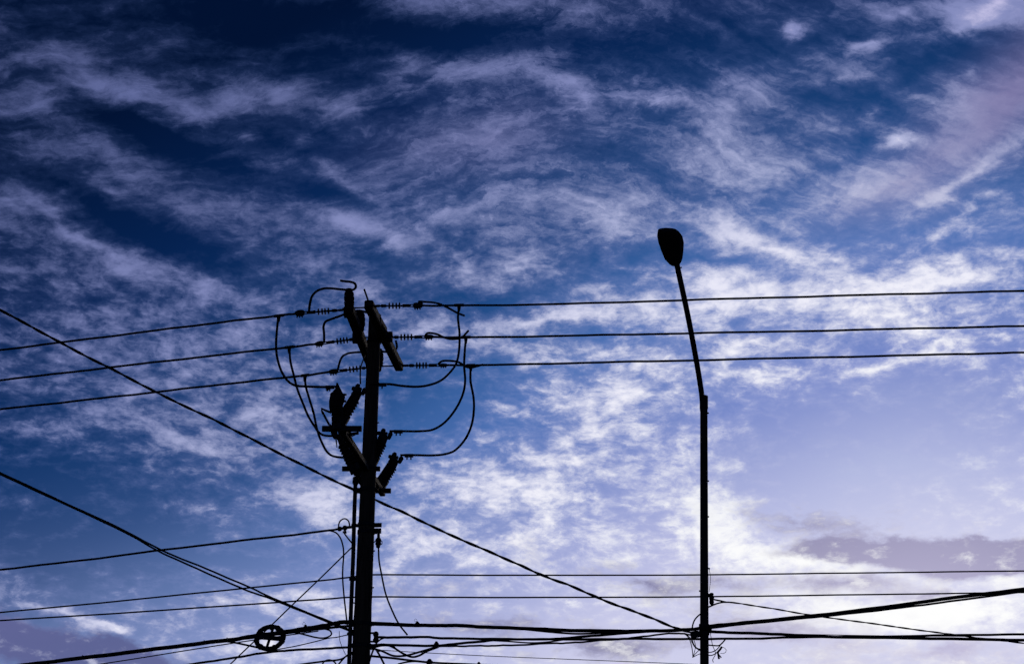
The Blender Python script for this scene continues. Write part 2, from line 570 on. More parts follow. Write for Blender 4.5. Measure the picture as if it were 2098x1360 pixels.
for arm_a, arm_b, py, dx in ((RA0, RA1, 690, .07), (LA0, LA1, 693, -.06), (LA0, LA1, 640, -.03)):
    bm = new()
    c = on_arm(arm_a, arm_b, py)
    bar(bm, c + XA * (dx - .07) , c + XA * (dx + .06), .14, .16, UP)
    obj('strain_plate', bm, STEEL, pole, smooth=False)

# lower bracket arm and its three cross bars
ZL = at(742, 960, Y0).z
bars_ = {'near': (at_z(660, 878, ZL), at_z(741, 878, ZL), 11), 'mid': (at_z(701, 960, ZL), at_z(779, 960, ZL), 9.5),
         'far': (at_z(729, 1005, ZL), at_z(801, 1005, ZL), 9.5)}
for k, (a, b, h) in bars_.items():
    bm = new()
    bar(bm, a, b, h * mpp(a), .06, UP)
    o = obj('bracket_bar', bm, STEEL, pole, smooth=False)
    for q in (a + (b - a) * .05, b - (b - a) * .05):
        bm = new()
        tube(bm, [q + Vector((0, -.06, 0)), q + Vector((0, .05, 0))], .012, 8)
        obj('bolt', bm, STEEL, o)
bm = new()
bar(bm, at_z(703, 881, ZL) - UP * .02, at_z(784, 1008, ZL) - UP * .02, .09, .10, XA)
obj('bracket_arm', bm, ARM, pole, smooth=False)
bm = new()
bar(bm, at(743, 962, Y0 - .12), at(716, 890, bars_['near'][0].y + .25), .035, .035)
obj('knee_brace', bm, STEEL, pole, smooth=False)
# pole bands
for py in (700, 960, 1003, 1075, 1090, 1278, 1322):
    z = at(760, py, Y0).z
    p = pole_p(z)
    bm = new()
    r = pole_r(z)
    lathe(bm, p - UP * .028, p + UP * .028, [(0, r * .96), (.01, r + .010), (.99, r + .010), (1, r * .96)], 24)
    obj('pole_band', bm, STEEL, pole)
    bm = new()
    tube(bm, [p + Vector((r + .03, -.05, 0)), p + Vector((r + .03, .05, 0))], .010, 8)
    bar(bm, p + Vector((r - .01, 0, 0)), p + Vector((r + .04, 0, 0)), .05, .03, UP)
    obj('band_clamp', bm, STEEL, pole)
# band lugs and the hanger under them
bm = new()
bar(bm, at(757, 1075.5, Y0), at(782, 1075, Y0), 9 * mpp(PB), .03, UP)
obj('band_lug', bm, STEEL, pole, smooth=False)
bm = new()
bar(bm, at(755, 1087, Y0), at(781, 1087, Y0), 10.5 * mpp(PB), .05, UP)
obj('hanger_bracket', bm, STEEL, pole, smooth=False)
# riser pipe with straps
bm = new()
cp = [at(728.5, 984, Y0 - .02), at(726, 1050, Y0 - .03), at(723.6, 1140, Y0 - .05), at(719.5, 1240, Y0 - .07), at(715.3, 1358, Y0 - .09)]
d = cp[-1] - cp[-2]
cp.append(cp[-1] + d * (cp[-1].z / -d.z))
tube(bm, cp, 4.4 * mpp(PB), 12)
pipe = obj('riser_pipe', bm, PVC, pole)
bm = new()
lathe(bm, at(729.5, 976, Y0 - .02), at(728.3, 992, Y0 - .02), [(0, .03), (.15, .05), (.8, .052), (1, .04)], 12)
obj('weather_head', bm, PVC, pipe)
for py in (1003, 1079, 1190, 1300):
    c = cp[0] + (cp[4] - cp[0]) * ((py - 984) / 374)
    p = pole_p(c.z)
    bm = new()
    bar(bm, c - XA * .04, p, .04, .075, UP)
    obj('pipe_strap', bm, STEEL, pole)
# small rusty climbing bolts and nail heads
for py, sx_ in ((1130, 1), (1236, -1), (1205, 1), (905, 1), (868, 1)):
    z = at(760, py, Y0).z
    p = pole_p(z)
    r = pole_r(z)
    bm = new()
    tube(bm, [p + Vector((sx_ * r * .7, -.02, 0)), p + Vector((sx_ * (r + .022), -.05, .005))], .011, 8)
    obj('bolt', bm, STEEL, pole)

# ------------------------------------------------------------------ post insulators on the left arm
for lab, (bx_, by_), (tx, ty), rpx in (
        ('stout brown post insulator at the crossarm tip, holding the highest looped lead', (714.5, 634), (715, 594), 10.5),
        ('brown post insulator midway along the crossarm beside the pole', (734, 676), (736.8, 638), 11.0),
        ('brown post insulator half hidden behind the pole at the crossarm far end', (772, 758), (774.5, 717), 12.5)):
    b = on_arm(LA0, LA1, by_) if by_ < 700 else at_z(bx_, by_, ZA)
    b = b + UP * (aw * .3) + XA * (.045 if 650 < by_ < 700 else 0)
    t = at(tx, ty, b.y)
    r = rpx * mpp(b)
    th = thing('post_insulator', lab, 'insulator', b, 'post insulators on the crossarm')
    bm = new()
    lathe(bm, b - UP * .05, t, [(0, r * .75), (.2, r * .8), (.24, r * .95), (.4, r), (.44, r * .88), (.5, r), (.64, r * 1.02), (.68, r * .9),
                     (.74, r * .98), (.86, r * .9), (.9, r * .7), (1, r * .66)], 16)
    obj('body', bm, PORC, th)
    bm = new()
    lathe(bm, t - UP * .03, t + UP * .02, [(0, r * .72), (.3, r * .78), (.8, r * .7), (1, r * .4)], 12)
    obj('cap', bm, STEEL, th)

# ------------------------------------------------------------------ phase conductors and their strain insulators
def wire_pts(pl, ys):
    out = []
    for px, py in pl:
        Y = None
        for (a, ya), (b, yb) in zip(ys, ys[1:]):
            if a <= px <= b or (px < a and Y is None and (a, ya) == ys[0]) or (px > b and (b, yb) == ys[-1]):
                Y = ya + (yb - ya) * (px - a) / (b - a)
        out.append(at(px, py, Y))
    return out


def extend(pts, start=False, end=False, dist=14.0):
    if start:
        d = (pts[0] - pts[1]).normalized()
        pts = [pts[0] + d * dist] + pts
    if end:
        d = (pts[-1] - pts[-2]).normalized()
        pts = pts + [pts[-1] + d * dist]
    return pts


def cable(name, label, cat, pl, ys, rpx, mat=None, group=None, ext='', sub=6, twist=0, jitter=0.0, sides=8):
    pts = wire_pts(pl, ys)
    r = rpx * mpp(pts[len(pts) // 2])
    pts = spline(pts, sub)
    if jitter:
        fine = []
        for i in range(len(pts) - 1):
            n = max(1, int((pts[i + 1] - pts[i]).length / .35))
            fine += [pts[i] + (pts[i + 1] - pts[i]) * (k / n) for k in range(n)]
        fine.append(pts[-1])
        ph = random.uniform(0, 9)
        m = jitter * mpp(pts[0])
        pts = [p + UP * m * (math.sin(i * .9 + ph) + .6 * math.sin(i * 2.1 + ph * 2)) if 0 < i < len(fine) - 1 else p for i, p in enumerate(fine)]
    pts = extend(pts, 'a' in ext, 'b' in ext)
    bm = new()
    if twist:
        fine = []
        for i in range(len(pts) - 1):
            n = max(1, int((pts[i + 1] - pts[i]).length / .03))
            fine += [pts[i] + (pts[i + 1] - pts[i]) * (k / n) for k in range(n)]
        fine.append(pts[-1])
        acc = 0.0
        strands = [[], []]
        for i, p in enumerate(fine):
            if i:
                acc += (p - fine[i - 1]).length
            d = fine[min(i + 1, len(fine) - 1)] - fine[max(i - 1, 0)]
            s, u = frame(d)
            w = 2 * math.pi * acc / twist
            for k in range(2):
                a = w + math.pi * k
                strands[k].append(p + (s * math.cos(a) + u * math.sin(a)) * r * .42)
        for st in strands:
            tube(bm, st, r * .66, 6)
    else:
        tube(bm, pts, r, sides)
    o = obj(name, bm, mat or WIRE)
    return tag(o, label, cat, group)


def strain(label, A, Cc, px_discs, pxA, pxC, clamp_px, disc_px, side):
    th = thing('strain_insulator', label, 'insulator', A, 'strain insulators at the crossarms')
    d = Cc - A
    u = mpp(A)
    f = lambda px: A + d * ((px - pxA) / (pxC - pxA))
    n = d.normalized()
    bm = new()
    first, last = f(px_discs[0]), f(px_discs[-1])
    nearest = first if (first - A).length < (last - A).length else last
    other = last if nearest is first else first
    lathe(bm, A, nearest, [(0, 2.0 * u), (.05, 2.6 * u), (.5, 2.6 * u), (.55, 1.8 * u), (.62, 3.4 * u), (.82, 3.2 * u), (.86, 1.6 * u), (1, 1.6 * u)], 10)
    obj('link', bm, STEEL, th)
    bm = new()
    tube(bm, [nearest, other], 1.9 * u, 8)
    obj('core', bm, PORC, th)
    for px in px_discs:
        c = f(px)
        bm = new()
        lathe(bm, c - n * 1.9 * u, c + n * 1.9 * u, [(0, 1.9 * u), (.15, disc_px * .8 * u), (.5, disc_px * u), (.85, disc_px * .8 * u), (1, 1.9 * u)], 16)
        obj('shed', bm, PORC, th)
    bm = new()
    e = other + (Cc - other) * .62
    lathe(bm, other, e, [(0, 1.8 * u), (.25, 1.8 * u), (.3, 3.6 * u), (.6, 3.0 * u), (.7, 1.6 * u), (1, 1.8 * u)], 10)
    for k in (-1, 1):
        tube(bm, [other + d.normalized() * 6 * u + UP * k * 2.2 * u, Cc + UP * k * 2.2 * u], 1.2 * u, 6)
    obj('yoke', bm, STEEL, th)
    bm = new()
    w, h = clamp_px
    lathe(bm, Cc - n * w * .5 * u, Cc + n * w * .5 * u, [(0, h * .22 * u), (.1, h * .42 * u), (.35, h * .5 * u), (.7, h * .46 * u), (.92, h * .3 * u), (1, h * .18 * u)], 12)
    cl = obj('clamp', bm, STEEL, th)
    for k in (-.28, -.02, .24):
        c = Cc + n * (k * w * u)
        bm = new()
        tube(bm, [c + UP * h * .35 * u, c - UP * (h * .72) * u], 1.3 * u, 6)
        obj('bolt', bm, STEEL, cl)
    return th


RIGHT = [
    # arm height, clamp, sheds, wire, tail of the conductor behind the clamp
    (627, (856, 626), (797.5, 805, 812, 818.5), [(856, 626), (940, 626), (1160, 622.5), (1400, 615), (1660, 607.5), (1900, 601), (2098, 596)],
     [(866, 623), (858, 618), (872, 618.5), (895, 621), (915, 629), (935, 640), (952, 647)], (20, 13)),
    (691, (879, 690), (822, 829, 836, 843), [(879, 690), (960, 691), (1200, 687), (1400, 683), (1700, 677), (1960, 671), (2098, 668)],
     [(888, 690), (872, 687), (876, 682.5), (895, 684.5), (912, 692), (930, 694.5), (946, 691), (960, 677)], (20, 10)),
    (749, (909, 748), (854, 860, 867, 873), [(909, 748), (985, 748), (1200, 743), (1400, 738.5), (1700, 731.5), (1960, 725.5), (2098, 722)],
     [(914, 748), (899, 746), (905, 740), (922, 739), (940, 742), (952, 750), (964, 753), (978, 750), (990, 746.5)], (18, 8)),
]
NR = ['topmost', 'middle', 'lowest']
right_y, left_y = [], []
for i, (py, cpx, discs, wp, tail, cl) in enumerate(RIGHT):
    A = on_arm(RA0, RA1, py)
    Ya = A.y
    ys = [(cpx[0], Ya), (2098, Ya - .8)]
    right_y.append(ys)
    strain('ribbed strain insulator pulling the %s power line towards the street lamp' % NR[i], A, at(cpx[0], cpx[1], Ya), discs, proj(A)[0], cpx[0], cl, 7.2, 1)
    cable('power_line', '%s of the three power lines running from the pole behind the street lamp arm' % NR[i], 'power line', wp, ys, 2.35,
          group='power lines on the lamp side', ext='b', jitter=.42)
    cable('wire_tail', 'curled free end of the %s lamp-side power line behind its clamp' % NR[i], 'wire', tail, [(0, Ya), (3000, Ya)], 2.3, group='curled wire ends')
LEFT = [
    (634, (614, 641.5), (652.5, 660, 666, 673), [(0, 717), (180, 694.5), (350, 673), (480, 657), (567, 647), (614, 641.5)], (20, 14)),
    (693, (654, 704), (691, 698, 704.5, 711), [(0, 779), (222, 753), (400, 732.5), (594, 711), (654, 704)], (18, 11)),
    (752, (683, 761), (717, 724, 731, 738), [(0, 838), (180, 818.5), (319, 803), (480, 784.5), (624, 769), (683, 761)], (20, 11)),
]
for i, (py, cpx, discs, wp, cl) in enumerate(LEFT):
    A = on_arm(LA0, LA1, py)
    Ya = A.y
    ys = [(0, Ya + 1.3), (cpx[0], Ya)]
    left_y.append(ys)
    strain('ribbed strain insulator pulling the %s power line away from the street lamp' % NR[i], A, at(cpx[0], cpx[1], Ya), discs, proj(A)[0], cpx[0], cl, 7.2, -1)
    cable('power_line', '%s of the three power lines leaving the pole on the side away from the lamp' % NR[i], 'power line', wp, ys, 2.35,
          group='power lines away from the lamp', ext='a', jitter=.42)

# ------------------------------------------------------------------ jumper leads
def flat(Y, Y2=None, a=0, b=3000):
    return [(a, Y), (b, Y if Y2 is None else Y2)]


yl = [y[1][1] for y in left_y]
yr = [y[0][1] for y in right_y]
NB, MB_, FB = bars_['near'][0].y, bars_['mid'][0].y, bars_['far'][0].y
J = [
    ('thick bent lead arching from the highest clamp over the tall post insulator', [(633, 640), (635, 622), (640, 606), (650, 596), (664, 591), (680, 591), (700, 593), (716, 594), (725, 593), (729, 588), (727, 581), (718, 577.5), (708, 576.5), (697, 575)], flat(yl[0]), 2.6),
    ('bent lead rising from the middle clamp to the crossarm', [(664, 702), (664, 684), (663, 668), (667, 659), (678, 654), (695, 648), (710, 642), (722, 638), (736, 637), (748, 639), (760, 641)], flat(yl[1], yl[1] - .2, 660, 760), 2.5),
    ('bent lead rising from the lowest clamp and passing behind the pole', [(692, 758), (695, 745), (701, 731), (710, 725), (725, 722), (750, 721), (775, 719), (795, 721), (808, 719), (813, 711), (811, 698)], flat(yl[2]), 2.3),
    ('thin lead dropping from the crossarm to the fuse beside the pole', [(750, 722), (744, 738), (739.5, 752), (738, 768), (738.5, 786)], flat(yl[2] - .2, NB, 750, 738.5), 1.5),
    ('drooping jumper from the highest left line to the upright fuse cutout', [(570, 646), (569, 660), (567, 681), (565.6, 706), (567.5, 730), (573, 751), (578, 763), (590, 780.5), (604.7, 789.3), (629, 791.5), (661, 792.6), (690, 792)], flat(yl[0] + .1, NB, 570, 690), 2.5),
    ('drooping jumper from the middle left line to a slanted fuse cutout', [(593, 710), (593.5, 722), (595, 740), (602, 769), (609.6, 798), (621, 827), (632, 853), (645, 874), (653, 885), (661, 890.5), (672.7, 892.6), (692, 892)], flat(yl[1] + .1, MB_, 593, 692), 2.4),
    ('drooping jumper from the lowest left line to a fuse cutout behind the pole', [(625.8, 768), (625.8, 787), (634, 817.7), (642, 843.5), (648.4, 874), (653, 890.5), (659.7, 906.7), (669.4, 924.5), (679, 932.5), (692, 936), (716, 937)], flat(yl[2] + .1, FB, 625, 716), 2.4),
    ('sweeping jumper hanging from the highest lamp-side line to the pole', [(940, 625), (940, 632), (938.3, 651), (941.5, 683), (940, 722), (934, 746), (918, 767), (902, 780), (877.5, 789), (853, 792), (821, 790), (800, 787), (776, 787), (762, 788)], flat(NB, yr[0], 762, 940), 2.4),
    ('sweeping jumper hanging from the middle lamp-side line to a slanted fuse cutout', [(955, 690), (954, 700), (952, 722), (951, 750), (953, 780), (949, 805), (934, 837), (910, 866), (886, 880), (861, 883), (824, 883), (798, 883)], flat(MB_, yr[1], 798, 955), 2.4),
    ('sweeping jumper hanging from the lowest lamp-side line to the farthest fuse cutout', [(964, 750), (964, 758), (964, 780), (970, 813), (971, 837), (966.5, 869), (953.6, 898.6), (931, 923), (911.5, 930), (886, 932.5), (853, 932), (820, 932)], flat(FB, yr[2], 820, 964), 2.4),
]
for lab, pl, ys, r in J:
    cable('jumper_lead', lab, 'wire', pl, ys, r, RUBBER, 'jumper leads', sub=7)
# tap connectors where the jumpers hang from the lines
for (px, py, px2, py2), ys, lab in (
        ((561, 648, 582, 645.5), left_y[0], 'tap connector on the highest line away from the lamp'), ((582, 712.5, 604, 709.8), left_y[1], 'tap connector on the middle line away from the lamp'),
        ((616, 770, 634, 767.5), left_y[2], 'tap connector on the lowest line away from the lamp'), ((930, 625.5, 951, 625), right_y[0], 'tap connector on the highest line towards the lamp'),
        ((944, 691, 965, 690.5), right_y[1], 'tap connector on the middle line towards the lamp'), ((955, 748.5, 974, 748), right_y[2], 'tap connector on the lowest line towards the lamp')):
    a, b = wire_pts([(px, py), (px2, py2)], ys)
    u = mpp(a)
    bm = new()
    lathe(bm, a, b, [(0, 2.2 * u), (.08, 3.2 * u), (.92, 3.2 * u), (1, 2.2 * u)], 10)
    c = (a + b) / 2
    tube(bm, [c, c - UP * 13 * u], [4.2 * u, 2.6 * u], 8)
    tag(obj('tap_connector', bm, STEEL), lab, 'connector', 'tap connectors')
# cable grips where the jumpers enter the fuses
for lab, (px, py), ys in (('lead clamp with two bolts at the middle lamp-side fuse', (816, 884), flat(MB_)),
                          ('lead clamp with two bolts at the far lamp-side fuse', (838, 933), flat(FB)),
                          ('lead clamp with a single hanging bolt beside the pole', (783, 788), flat(NB)),
                          ('lead clamp at the upright fuse away from the lamp', (676, 793), flat(NB))):
    c = wire_pts([(px, py)], ys)[0]
    u = mpp(c)
    th = thing('lead_clamp', lab, 'clamp', c, 'lead clamps')
    bm = new()
    bar(bm, c - XA * 9 * u, c + XA * 9 * u, 6.5 * u, 6 * u, UP)
    obj('body', bm, STEEL, th)
    for k in ((-4, 4) if 'two' in lab else (0,)):
        bm = new()
        tube(bm, [c + XA * k * u, c + XA * k * u - UP * 8.5 * u], 1.5 * u, 6)
        obj('bolt', bm, STEEL, th)

# ------------------------------------------------------------------ fuse cutouts in V pairs on the bracket bars
def cutout(label, base, top, rpx, lean, big=1.0):
    th = thing('fuse_cutout', label, 'fuse cutout', base, 'fuse cutouts on the brackets')
    u = mpp(base)
    r = rpx * u
    d = top - base
    n = d.normalized()
    s = (XA * lean - n * (XA * lean).dot(n)).normalized()
    bm = new()
    prof = [(0, r * .75), (.10, r * .8)]
    k = 7
    for i in range(k):
        t = .14 + .62 * i / k
        prof += [(t, r * .78), (t + .02, r * 1.12), (t + .05, r * 1.0), (t + .07, r * .78)]
    prof += [(.80, r * .75), (.86, r * .7), (1, r * .6)]
    lathe(bm, base, top, prof, 16)
    obj('insulator', bm, PORC, th)
    bm = new()
    bar(bm, base - n * .03, base + n * .14, r * 2.0, r * 1.5, s)
    obj('base_clamp', bm, STEEL, th)
    bm = new()                                       # fuse tube standing beside the insulator
    o1, o2 = base + d * .12 + s * r * 1.25, base + d * .93 + s * r * 1.0
    lathe(bm, o1, o2, [(0, r * .36), (.08, r * .5), (.14, r * .4), (.85, r * .4), (.9, r * .52), (1, r * .46)], 10)
    tb = obj('fuse_tube', bm, RUBBER, th)
    bm = new()
    tube(bm, [o1 - s * r, o1 + s * r * .3, o1 + s * r * .4 - n * .05], r * .25, 6)
    obj('hinge', bm, STEEL, tb)
    bm = new()                                       # upper contact with its hood and horns
    bar(bm, top - n * .05 - s * r * .3, top - n * .01 + s * r * 1.3, r * .9, r * 1.1, n)
    cp_ = obj('upper_contact', bm, STEEL, th)
    for a, b, q in ((-.75, .95, .48), (.15, .6, .34), (1.0, 1.05, .5), (1.5, .1, .5)):
        c = top + s * r * a
        e = c + n * r * b * big + UP * .02
        bm = new()
        lathe(bm, c - n * .03, e, [(0, r * q * .8), (.3, r * q), (.8, r * q * 1.08), (1, r * q * .7)], 8)
        obj('contact_horn', bm, STEEL, cp_)
    return th


cutout('upright fuse cutout on the nearest bracket bar, standing clear of the pole', at(690, 876, NB - .02), at(688, 815, NB - .02), 9.5, 1)
cutout('slanted fuse cutout between the upright one and the pole', at(699, 868, NB + .05), at(738, 802, NB + .05), 9.5, -1)
cutout('slanted fuse cutout leaning away from the pole on the middle bracket bar', at(729, 962, MB_ - .02), at(696, 890, MB_ - .02), 13, 1)
cutout('slanted fuse cutout leaning out of the pole towards the lamp, on the middle bar', at(762, 950, MB_ + .02), at(791, 893, MB_ + .02), 9.5, -1)
cutout('fuse cutout mostly hidden behind the pole on the far bracket bar', at(752, 1000, FB + .02), at(716, 940, FB + .02), 9.0, 1)
cutout('lowest fuse cutout, slanting out towards the lamp on the far bracket bar', at(780, 996, FB - .02), at(813, 942, FB - .02), 9.5, -1)
# hood of the upright cutout: a tapering box that ends in a point
th = thing('arrester_hood', 'pointed dark hood crowning the upright fuse cutout', 'hood', at(688, 838, NB), None)
u = mpp(at(688, 838, NB))
bm = new()
rows = [(843, 676, 697, 7), (834, 674, 701, 9), (822, 674, 706, 10), (812, 676, 705, 10), (803, 681, 701.5, 8), (796, 687, 698, 5), (784, 689, 692, 2)]
rings = []
for py, a, b, dpt in rows:
    pa, pb = at(a, py, NB), at(b, py, NB)
    w = (pb - pa) / 2
    c = (pa + pb) / 2
    rings.append([bm.verts.new(c + w * math.copysign(abs(math.cos(q)) ** .7, math.cos(q)) + Vector((0, dpt * u * math.sin(q), 0))) for q in (2 * math.pi * k / 12 + .1 for k in range(12))])
for A_, B_ in zip(rings, rings[1:]):
    for k in range(12):
        bm.faces.new((A_[k], A_[(k + 1) % 12], B_[(k + 1) % 12], B_[k]))
bm.faces.new(rings[0]); bm.faces.new(rings[-1][::-1])
obj('shell', bm, PORC, th)
for (a, b, c, e) in ((703, 808, 710, 808.5), (704, 821, 709, 822), (672, 800, 674, 795)):
    bm = new()
    tube(bm, [at(a - 3, b, NB), at(c, e, NB)], 2.4 * u, 6)
    obj('terminal', bm, STEEL, th)
bm = new()
tube(bm, [at(679, 845, NB), at(668, 841, NB), at(658, 836.5, NB), at(660, 843, NB), at(667, 856, NB), at(674, 869, NB), at(682, 874, NB)], 2.3 * u, 8)
obj('arcing_horn', bm, STEEL, th)
bm = new()
tube(bm, [at(688, 893, MB_), at(689, 905, MB_), at(690.5, 917, MB_)], [2.0 * u, 1.6 * u, 1.0 * u], 6)
o = obj('hanging_strap', bm, STEEL)
tag(o, 'short strap end hanging under the slanted fuse beside the bracket bar', 'strap')
bm = new()
bar(bm, at(716, 889, NB + .15), at(735, 887, NB + .15), 5 * u, 5 * u, UP)
tube(bm, [at(716, 889, NB + .15), at(722, 893, NB + .15), at(728, 890, NB + .15)], 1.3 * u, 6)
tag(obj('shackle', bm, STEEL), 'small shackle under the nearest bracket bar', 'shackle')

# ------------------------------------------------------------------ street lamp
YL = 24.0
LT, LB = at(1442, 812, YL), at(1443.2, 1358, YL)
LG = LT + (LB - LT) * (LT.z / (LT.z - LB.z))
lamp = thing('street_lamp', 'tall slim street lamp with a leaning arm and drop-shaped head', 'street lamp', LG)
bm = new()
ul = mpp(LT)
tube(bm, [LT, LT + (LG - LT) * .25, LT + (LG - LT) * .5, LT + (LG - LT) * .9, LG], [7.5 * ul, 7.9 * ul, 8.6 * ul, 9.4 * ul, 9.6 * ul], 16)
obj('post', bm, PAINT, lamp)
bm = new()
lathe(bm, LG, LG + UP * .05, [(0, .2), (1, .2)], 4)
obj('base_plate', bm, STEEL, lamp, smooth=False)
A0, A1 = at(1439.5, 842, YL - .02), at(1386, 538, 22.25)
bm = new()
tube(bm, spline([A0, at(1438.5, 816, YL - .05), at(1432, 770, 23.72), at(1411, 655, 22.9), A1], 4), 5.5 * ul, 12)
arm_o = obj('arm', bm, PAINT, lamp)
bm = new()
lathe(bm, at(1442.1, 838, YL), at(1442, 811, YL), [(0, 7.8 * ul), (.02, 8.6 * ul), (.98, 8.6 * ul), (1, 7.4 * ul)], 14)
obj('collar', bm, STEEL, lamp)
for py in (846, 985, 1058, 1164, 1210):
    c = at(1442.5, py, YL)
    bm = new()
    sgn = -1 if py == 1210 else 1
    tube(bm, [c, c + XA * sgn * (11.5 if py == 1164 else 9.8) * ul], 1.6 * ul, 6)
    obj('bolt', bm, STEEL, lamp)
head = [(544, 1383, 6), (540, 1382, 11), (531, 1380, 17.3), (517, 1378, 21.2), (497, 1375, 24.9), (484, 1372.3, 24.6), (475.5, 1369.6, 21.2), (471, 1367, 17.8)]
for part, mat in (('housing', PAINT), ('lens', LENS)):
    bm = new()
    rings = []
    ax = (at(1370, 468, 21.65) - at(1386, 543, 22.25)).normalized()
    nrm = XA.cross(ax).normalized()
    if nrm.z < 0:
        nrm = -nrm
    for py, cx_, hw in head:
        c = at(cx_, py, 22.25 - .6 * (543 - py) / 75)
        if part == 'housing':
            sec = [(hw * math.cos(a), hw * .42 * math.sin(a)) for a in (math.pi * k / 10 for k in range(11))] + [(-hw * .97, -2), (hw * .97, -2)]
        else:
            hw2 = hw * .84
            sec = [(hw2 * math.cos(a), -1.5 + hw2 * .34 * math.sin(a)) for a in (-math.pi * k / 10 for k in range(11))]
        rings.append([bm.verts.new(c + XA * a * ul + nrm * b * ul) for a, b in sec])
    nn = len(rings[0])
    for A_, B_ in zip(rings, rings[1:]):
        for k in range(nn):
            bm.faces.new((A_[k], A_[(k + 1) % nn], B_[(k + 1) % nn], B_[k]))
    bm.faces.new(rings[0]); bm.faces.new(rings[-1][::-1])
    obj('lamp_head' if part == 'housing' else 'lens', bm, mat, lamp)
bm = new()
tube(bm, [at(1391, 549, 22.3), at(1397, 548, 22.3)], 1.3 * ul, 6)
obj('bolt', bm, STEEL, lamp)

# ------------------------------------------------------------------ lower wires and cables
PY, LY = 22.0, 24.0
span = [(745, PY), (1443, LY)]
lft = [(0, 23.6), (740, PY)]
cable('wire', 'neutral wire dead-ended on the spool with a loop of slack at the pole', 'wire', [(0, 1166.5), (170, 1147), (338, 1125.5), (520, 1104), (640, 1090.5), (700, 1082), (722, 1079)], lft, 2.3, WIRE, ext='a', jitter=.35)
cable('wire', 'upper of two thin parallel wires crossing behind pole and street lamp', 'wire',
      [(0, 1254), (250, 1230), (500, 1204.5), (660, 1188.5), (717, 1182), (745, 1178), (765, 1177), (1050, 1177.8), (1430, 1177), (1560, 1175.5), (1800, 1172.5), (2098, 1169)],
      [(0, 23.8), (745, PY + .16), (1443, LY + .07), (2098, 24.0)], 1.7, WIRE, 'two thin parallel wires', ext='ab', jitter=.15)
cable('wire', 'lower of two thin parallel wires crossing behind pole and street lamp', 'wire',
      [(0, 1270.5), (250, 1255), (500, 1238), (660, 1227), (714, 1223), (745, 1222), (765, 1222), (1060, 1223.2), (1400, 1222), (1560, 1220.3), (1800, 1217), (2098, 1213)],
      [(0, 23.8), (745, PY + .16), (1443, LY + .07), (2098, 24.0)], 1.7, WIRE, 'two thin parallel wires', ext='ab', jitter=.15)
cable('service_cable', 'long twisted service cable slanting down behind the pole to the street lamp', 'cable',
      [(0, 635), (127, 703.5), (223.5, 753), (322, 805), (434, 857), (514, 899), (620, 952), (723, 1002.5), (766, 1022), (820, 1046), (880, 1076), (1000, 1128), (1068, 1159), (1114, 1178.5), (1162, 1197), (1221, 1222), (1286, 1247), (1343, 1269), (1391, 1287.5), (1440, 1302)],
      [(0, 20.6), (745, PY + .22), (1443, LY)], 2.9, RUBBER, ext='a', twist=.62, sub=3, jitter=.75)
cable('service_cable', 'upper strand of the doubled cable slanting down to the pole past the coil', 'cable',
      [(0, 968), (130, 1028.5), (254, 1086), (330, 1126), (420, 1163.5), (507, 1200.5), (560, 1225), (640, 1258), (713, 1287.5), (735, 1296)], [(0, 20.6), (740, PY - .05)], 1.9, RUBBER,
      'doubled cable', ext='a', jitter=.3)
cable('service_cable', 'lower strand of the doubled cable slanting down to the pole past the coil', 'cable',
      [(0, 971), (130, 1031), (254, 1089), (330, 1131), (420, 1171.5), (500, 1206.5), (560, 1228), (640, 1260.5), (713, 1290.5), (735, 1299)], [(0, 20.6), (740, PY)], 1.9, RUBBER,
      'doubled cable', ext='a', jitter=.3)
YB = [(0, 24.2), (740, PY)]
cable('cable_bundle', 'thick cable bundle rising to the pole through the storage coil', 'cable',
      [(61, 1360), (169, 1347), (300, 1331), (416, 1316.5), (490, 1307.5), (517, 1302.5), (553, 1298), (580, 1294), (626, 1287), (658, 1282), (675, 1279), (692, 1275), (713, 1273.5), (735, 1273)], YB, 4.4, RUBBER, ext='a', jitter=.35)
cable('cable_bundle', 'second strand under the thick bundle between coil and pole', 'cable',
      [(470, 1311.5), (520, 1305), (580, 1297), (626, 1291.5), (653, 1288), (699, 1283), (735, 1280)], YB, 2.6, RUBBER, jitter=.2)
cable('thin_wire', 'thin lashing wire running under the thick bundle away from the lamp', 'wire',
      [(203, 1360), (300, 1345), (380, 1332), (466, 1318.5), (520, 1310.5), (586, 1301), (652, 1292)], [(0, 24.2), (740, PY - .05)], 1.2, WIRE, ext='a')
cable('cable_loop', 'cable leaving the thick bundle to feed the bottom of the coil', 'cable',
      [(455, 1312.5), (475, 1314.5), (509, 1321.5), (537, 1327), (556, 1328)], [(0, 24.15), (740, PY - .05)], 2.0, RUBBER)
cable('cable_loop', 'slack cable loop hanging under the bundle between coil and pole', 'cable',
      [(590, 1294), (606, 1295.5), (623, 1299), (644.5, 1304.5), (660, 1306.3), (672, 1304), (679, 1298.5), (677, 1292), (667, 1288), (650, 1288)], [(0, 24.15), (740, PY - .06)], 1.7, RUBBER)
cable('thin_wire', 'thin frayed wire between coil and pole below the slack loop', 'wire',
      [(560, 1331.5), (580, 1327.5), (600, 1324), (640, 1315), (676, 1306), (688, 1305), (711, 1300), (730, 1297)], [(0, 24.1), (740, PY)], 1.1, WIRE)
cable('cable', 'single cable passing just beneath the coil to the pole', 'cable',
      [(391, 1360), (437, 1353), (494, 1344.4), (530, 1338), (566, 1333.7), (600, 1331), (680, 1327), (713, 1325), (735, 1324)], [(0, 24.0), (740, PY)], 2.4, RUBBER, ext='a', jitter=.25)
cable('cable', 'lowest cable reaching the pole beside a small round loop', 'cable',
      [(560, 1368), (617.6, 1360), (662, 1354), (699, 1349.4), (712, 1342), (730, 1336)], [(0, 24.0), (740, PY)], 2.0, RUBBER, ext='a')
